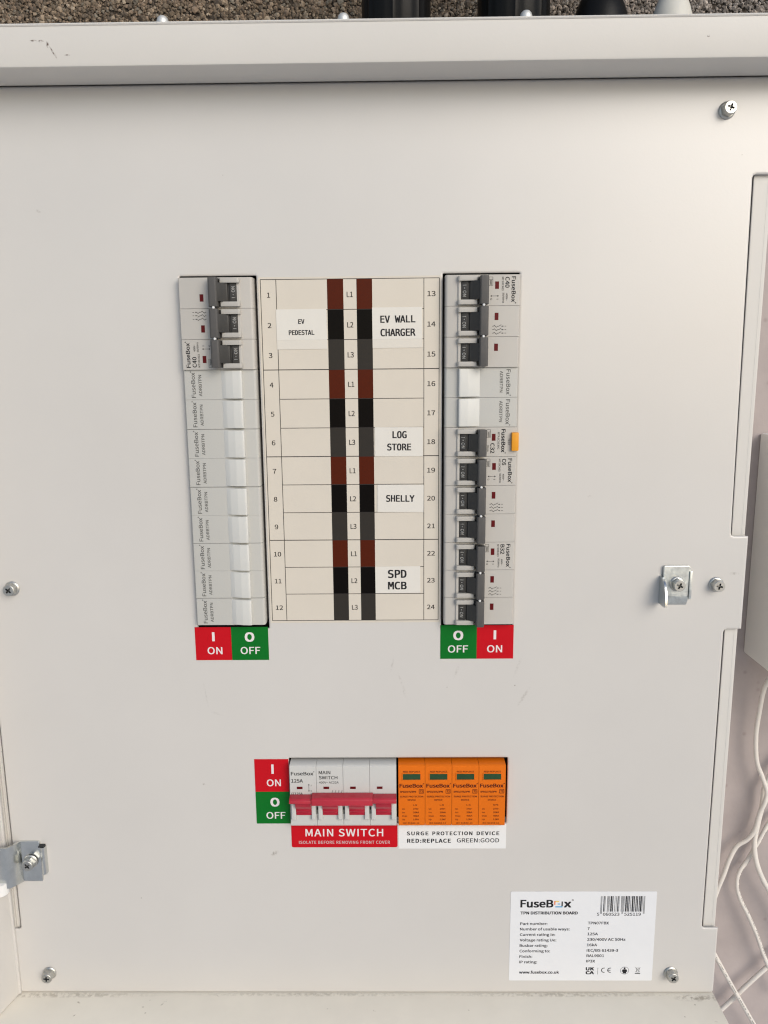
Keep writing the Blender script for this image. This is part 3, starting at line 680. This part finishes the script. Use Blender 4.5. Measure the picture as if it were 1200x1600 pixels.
# ------------------------------------------------------------------ rating plate
O = (211.6, -486.3, 0)
rp = sticker('rating_plate', [('face', 160.5, 262.7, -486.4, -415.2, m_plate, .8)], O, 'white rating label with barcode at the lower right of the cover', 'label plate')
p = MB(); q = MB()
T(p, 'FuseB', 167.4, 190.6, -427.6, 6.0, H, 'sans', .028); T(p, 'x', 197.9, 203.2, -427.6, 6.0, H, 'sans', .028); ring(p, 204.0, -421.8, .55, .3, H, 10)
T(p, 'TPN DISTRIBUTION BOARD', 167.6, 207.9, -433.1, 2.3, H, 'sans', .035)
L1 = [('Part number:', 186.8, 441.5), ('Number of usable ways:', 202.6, 445.8), ('Current rating Ie:', 192.5, 450.2), ('Voltage rating Ue:', 193.5, 454.6), ('Busbar rating:', 187.4, 459.0), ('Conforming to:', 189.3, 463.4), ('Finish:', 176.8, 467.9), ('IP rating:', 180.3, 472.3)]
for t_, x1, y in L1: T(p, t_, 167.6, x1, -y, 2.05, H, 'sans', .012)
for t_, x1, y in (('TPN07FBX', 230.1, 441.0), ('7', 216.7, 445.4), ('125A', 222.7, 449.7), ('230/400V AC 50Hz', 242.4, 454.1), ('16kA', 222.5, 458.5), ('IEC/BS 61439-3', 237.6, 462.9), ('RAL9001', 227.8, 467.2), ('IP3X', 221.6, 471.6)):
    T(p, t_, 215.3, x1, -y, 2.1, H, 'sans', .012)
T(p, 'www.fusebox.co.uk', 167.7, 196.2, -480.7, 2.2, H, 'sans', .022)
T(p, 'UK', 215.2, 221.2, -478.1, 2.6, H, 'sans', .06); T(p, 'CA', 215.2, 221.2, -481.2, 2.6, H, 'sans', .06)
stroke(p, 223.8, -481.3, 223.8, -475.9, .22, H)
for cx in (228.2, 232.6): ring(p, cx, -477.9, 1.75, .55, H, 14, 75, 285)
stroke(p, 231.2, -477.9, 232.9, -477.9, .5, H)
# figure in a ring: reader with booklet
ring(p, 242.9, -478.2, 2.95, .22, H, 28); ring(p, 242.9, -476.3, .35, .7, H, 10)
p.add([(240.9, -479.0, H), (241.4, -477.4, H), (242.3, -477.1, H), (243.5, -477.1, H), (244.4, -477.4, H), (244.9, -479.0, H), (242.9, -479.6, H)], [(0, 1, 2, 3, 4, 5, 6)][::1]); p.quad(241.7, 244.1, -480.6, -479.2, H - .01)
# crossed-out wheeled bin
stroke(p, 250.4, -475.6, 254.0, -479.6, .22, H); stroke(p, 254.0, -475.6, 250.4, -479.6, .22, H + .01); stroke(p, 250.8, -476.1, 253.7, -476.1, .25, H + .02)
stroke(p, 251.1, -476.1, 251.5, -479.5, .22, H + .02); stroke(p, 253.4, -476.1, 253.0, -479.5, .22, H + .02); stroke(p, 251.5, -479.5, 253.0, -479.5, .22, H + .03)
p.quad(250.3, 254.1, -480.9, -480.3, H)
# EAN-13 bars for the number printed below
Lc = ['0001101', '0011001', '0010011', '0111101', '0100011', '0110001', '0101111', '0111011', '0110111', '0001011']
num = '5060523525119'; par = {'5': 'LGGLLG'}['5']
bits = '101'
for d, pc in zip(num[1:7], par):
    c = Lc[int(d)]; bits += c if pc == 'L' else ''.join('1' if x == '0' else '0' for x in c)[::-1]
bits += '01010'
for d in num[7:]: bits += ''.join('1' if x == '0' else '0' for x in Lc[int(d)])
bits += '101'
mw = (254.6 - 223.7) / 95
for i, bt in enumerate(bits):
    if bt == '1':
        gu = i < 3 or i >= 92 or 45 <= i < 50
        p.quad(223.7 + i * mw, 223.7 + (i + 1) * mw - .02, -432.6 if gu else -430.9, -418.7, H)
T(p, '5', 221.4, 223.0, -434.1, 2.3, H, 'sans'); T(p, '060523', 225.6, 237.2, -434.1, 2.3, H, 'sans'); T(p, '525119', 240.5, 252.2, -434.1, 2.3, H, 'sans')
p.flat = True; obj('print', p, m_ink, rp, O)
cl = {'o': mat('logo_orange', (.75, .22, .10), .5), 'y': mat('logo_yellow', (.75, .55, .15), .5), 'b': mat('logo_blue', (.10, .35, .60), .5), 'k': m_ink}
for kk, a in (('o', (191.5, -425.5, 191.5, -422.6)), ('y', (191.9, -422.9, 194.6, -422.9)), ('b', (192.0, -427.1, 197.0, -427.1)), ('k', (196.7, -426.6, 196.7, -422.9))):
    z_ = MB(); stroke(z_, *a, .95, H); obj('logo_mark', z_, cl[kk], rp, O)
z_ = MB(); stroke(z_, 193.6, -424.9, 195.3, -424.9, .8, H); obj('logo_mark', z_, cl['b'], rp, O)

# ------------------------------------------------------------------ circuit chart
O = (54.4, -217, 0)
ch = sticker('circuit_chart', [('sheet', -1.3, 110.0, -217.6, 1.4, m_chart, 0)], O, 'cream circuit chart with brown, black and grey strips between the two breaker columns', 'chart')
HS, HL = .20, .23
for i in range(12):
    m = (m_cb, m_ck, m_cg)[i % 3]
    for a, b_ in ((40.5, 50.4), (58.4, 67.95)):
        obj('phase_block', MB().quad(a, b_, -(i + 1) * 18 + .02, -i * 18 - .02, HS), m, ch, O)
p = MB(); W = .38
for a in ((0, 0, 108.8, 0), (0, -216, 108.8, -216), (0, 0, 0, -216), (108.8, 0, 108.8, -216)): stroke(p, *a, W, HL)
for i in (3, 6, 9): stroke(p, 0, -18 * i, 108.8, -18 * i, .5, HL)
for i in (1, 2, 4, 5, 7, 8, 10, 11): stroke(p, 9.5, -18 * i, 99.3, -18 * i, W, HL)
for x in (9.5, 99.4): stroke(p, x, 0, x, -216, W, HL + .01)
for i in range(12):
    y = -18 * i - 10.7
    if i < 9: T(p, str(i + 1), 3.6 + (.25 if i == 0 else 0), 5.9 - (.2 if i == 0 else 0), y, 3.0, HL)
    else: T(p, str(i + 1), 2.5, 7.2 if i != 10 else 6.8, y, 3.0, HL)
    T(p, str(i + 13), 101.5, 106.5 if i != 9 else 106.6, y, 3.0, HL)
    T(p, 'L%d' % (i % 3 + 1), 52.4, 56.2, y - .1, 3.2, HL)
p.flat = True; obj('print', p, m_inkchart, ch, O)

def tape(x0, x1, yt, yb, fold, words, label):
    O = ((x0 + x1) / 2, -yb, .25); o = empty('printed_label', *O); tag(o, label, 'label', 'printed tape labels on the circuit chart')
    if fold:
        obj('tape', MB().box(x0, x1, -fold, -yt, .26, .52), m_tape, o, O); obj('tape_end', MB().box(x0, x1 + .1, -yb, -fold - .03, .26, .48), m_tape2, o, O)
    else: obj('tape', MB().box(x0, x1, -yb, -yt, .26, .52), m_tape, o, O)
    p = MB()
    for (t_, a, b_, base, cap) in words: T(p, t_, a, b_, -base, cap, .56, 'mono', .018)
    obj('print', p, m_ink, o, O); o.rotation_euler = (0, R(random.uniform(-.5, .5)), 0)
tape(9.1, 39.9, 17.6, 41.6, 36.0, [('EV', 22.5, 26.4, 26.4, 2.8), ('PEDESTAL', 16.5, 32.3, 33.0, 2.9)], 'white tape label reading EV PEDESTAL, left of the coloured strips')
tape(67.9, 98.5, 17.0, 41.3, 36.0, [('EV WALL', 72.8, 94.3, 26.2, 4.3), ('CHARGER', 72.8, 94.3, 34.2, 4.4)], 'white tape label reading EV WALL CHARGER, beside chart number 14')
tape(68.6, 98.8, 89.9, 108.2, None, [('LOG', 79.6, 88.6, 96.8, 4.4), ('STORE', 76.3, 91.4, 104.5, 4.3)], 'white tape label reading LOG STORE, beside chart number 18')
tape(69.8, 99.2, 126.3, 144.0, None, [('SHELLY', 75.3, 93.4, 137.3, 4.3)], 'white tape label reading SHELLY, beside chart number 20')
tape(68.0, 97.2, 179.7, 197.6, None, [('SPD', 76.2, 88.3, 187.4, 5.4), ('MCB', 76.1, 88.3, 195.1, 5.1)], 'white tape label reading SPD MCB, beside chart number 23')

# ------------------------------------------------------------------ on top of the case
for k, (x, l) in enumerate(((-45.5, 'leftmost'), (54.3, 'middle'), (154.6, 'rightmost'))):
    s = MB().lathe([(1, 0), (3.4, 0), (3.4, 3.8), (2.9, 5.4), (2.0, 6.4)], x, YT + 21.5, 19.5, 18, 'v')
    onething('top_screw', s, m_topscrew, (x, YT + 21.5, 19.5), 'small pale screw head on the top edge of the case, %s of the three' % l, 'screw', 'screw heads on top of the case', smooth=True)
def gland(x, r, name, label, mt, mode):
    O = (x, YT + 21.5, -50); o = empty(name, *O); tag(o, label, 'cable gland', 'cable glands on top of the case')
    y0 = O[1]
    if mode == 'ribbed':
        obj('gland_base', MB().lathe([(1, 0), (r * 1.08, 0), (r * 1.08, 9), (r, 10.5)], x, y0, -50, 6, 'v', ca=.5), mt, o, O)
        n = 64; mb = MB(); vs = []
        for j, (rr, tt) in enumerate(((r * .95, 10), (r, 12), (r, 60), (r * .9, 68), (r * .5, 72))):
            for i in range(n):
                a = 2 * math.pi * i / n; k_ = rr * (.965 if i % 8 in (0, 2) else 1.0)
                mb.v.append((x + k_ * math.cos(a), y0 + tt, -50 + k_ * math.sin(a)))
        for j in range(4):
            for i in range(n): mb.f.append((j * n + i, j * n + (i + 1) % n, (j + 1) * n + (i + 1) % n, (j + 1) * n + i))
        obj('gland_nut', mb, mt, o, O, smooth=True)
        obj('cable', MB().tube([(x, y0 + 60, -50), (x, y0 + 130, -52), (x + 2, y0 + 300, -60)], r * .45), m_cableb, o, O, smooth=True)
    else:
        obj('gland_base', MB().lathe([(1, 0), (r * 1.15, 0), (r * 1.15, 8), (r * 1.05, 9)], x, y0, -50, 6, 'v', ca=.3), mt, o, O)
        if mode == 'dome': prof = [(r * 1.02, 8), (17.0, 9), (17.2, 24), (16.4, 31), (14.8, 36), (12.7, 41), (10, 46), (7.2, 50), (6.2, 52), (5.7, 53)]
        else: prof = [(r * 1.02, 8), (12.6, 9), (12.6, 25), (12.0, 31), (10.9, 35), (9.2, 39.5), (7.4, 43), (5.4, 45.5), (4.2, 46.5), (3.8, 47)]
        obj('gland_nut', MB().lathe(prof, x, y0, -50, 36, 'v'), mt, o, O, smooth=True)
        obj('cable', MB().tube([(x, y0 + 40, -50), (x, y0 + 110, -50), (x + 1, y0 + 300, -60)], 3.6 if mode != 'dome' else 5.5), m_cable if mode != 'dome' else m_cableb, o, O, smooth=True)
gland(83.8, 21.8, 'cable_gland', 'ribbed black cable gland above the middle of the case', m_gland, 'ribbed')
gland(157.8, 22.6, 'cable_gland', 'ribbed black cable gland behind the rightmost top screw', m_gland, 'ribbed')
gland(212.4, 14.0, 'cable_gland', 'domed black cable gland between the ribbed black and the grey one', m_gland, 'dome')
gland(257.3, 11.6, 'cable_gland', 'small domed grey cable gland with a white cable', m_glandg, 'small')

# ------------------------------------------------------------------ box and cables on the right
O = (450, -285, -120); bx = empty('wall_box', *O); tag(bx, 'grey box on the wall at the right edge of the picture, above the white cables', 'junction box')
obj('box_body', MB().box(366, 560, -284.6, -105.2, -119.5, -45, 2.0), m_box, bx, O, smooth=True)
obj('box_lid', MB().box(366.6, 559.4, -284, -105.8, -44.6, -22, 2.5), m_box, bx, O, smooth=True)
CB = {
 'a': [(379.6, 284.8, 92), (378.6, 297, 97), (377.4, 309.7, 103), (376.8, 329.0, 106), (376.0, 351.3, 107), (378.3, 373.9, 107), (383.6, 388.2, 106), (387.2, 399.7, 104), (386.0, 409, 103), (382.9, 420.0, 104), (381.0, 436.4, 106), (376.4, 446.5, 108), (369.0, 454.2, 110), (363.5, 467.3, 110), (360.1, 480.5, 110), (355.2, 497, 110), (350, 520, 110), (344, 560, 110)],
 'b': [(410, 360, 112), (398, 379, 112), (389, 400, 111), (388.2, 416.2, 111), (385.9, 431.7, 111), (383.2, 449.4, 109), (384.2, 464.3, 106), (389.7, 479.4, 105), (397.5, 493.5, 105), (412, 520, 106), (425, 560, 108)],
 'c': [(402, 425, 113), (395.9, 434.4, 113), (388.2, 452.4, 113), (380.7, 467.3, 112), (373.5, 479.3, 111), (372.0, 491.4, 110), (375.3, 503.6, 109), (383.0, 519.0, 108), (391.5, 537.6, 108), (400, 559.5, 108), (418, 600, 108)],
 'd': [(342, 530, 106), (354.8, 553.2, 104), (366.8, 575.3, 102), (379.5, 597.7, 102), (394, 623, 102), (410, 650, 104)],
 'e': [(425, 546, 109), (402.4, 570.8, 109), (387.1, 588.0, 109), (376.1, 601.5, 109), (362.7, 617, 109), (345, 637, 109)]}
CL = {'a': 'white cable dropping from the corner of the grey wall box', 'b': 'white cable crossing over the looped one beside the wall box cable', 'c': 'white printed cable curving in a loop and running down to the right',
      'd': 'white printed cable running down right from behind the bottom corner of the case', 'e': 'white cable running down left, crossed by the printed one at bottom right'}
for k_, pts in CB.items():
    path = catmull([(x, -y, -z) for x, y, z in pts], 7); r = {'a': 1.85, 'b': 2.1, 'c': 1.75, 'd': 1.85, 'e': 1.95}[k_]
    O = tuple(path[0]); o = empty('hanging_cable', *O); tag(o, CL[k_], 'cable', 'white cables hanging on the mauve wall')
    obj('sheath', MB().tube(path, r, 14), m_cable, o, O, smooth=True)
    if k_ in 'cd':
        pm = MB(); acc = 0; random.seed(5)
        for i in range(10 if k_ == 'c' else 5, len(path) - 2):
            a, b_ = path[i], path[i + 1]
            if i % 5 in (3,): continue
            d = b_ - a; dn = d.normalized(); side = Vector((dn.y, -dn.x, 0)) * (-.9 if k_ == 'c' else -.2)
            nseg = 5
            for q_ in range(nseg):
                if random.random() < .3: continue
                pa = a + d * (q_ / nseg) + side; pb = a + d * ((q_ + .6) / nseg) + side
                zo = math.sqrt(max(r * r - side.length ** 2, 0)) + .06
                w_ = Vector((dn.y, -dn.x, 0)) * random.uniform(.2, .38)
                pm.add([(pa - w_)[:2] + ((pa.z + zo),), (pb - w_)[:2] + ((pb.z + zo),), (pb + w_)[:2] + ((pb.z + zo),), (pa + w_)[:2] + ((pa.z + zo),)], [(0, 1, 2, 3)])
        pm.flat = True; obj('sheath_print', pm, m_inkgrey, o, O)
bpy.context.view_layer.update()
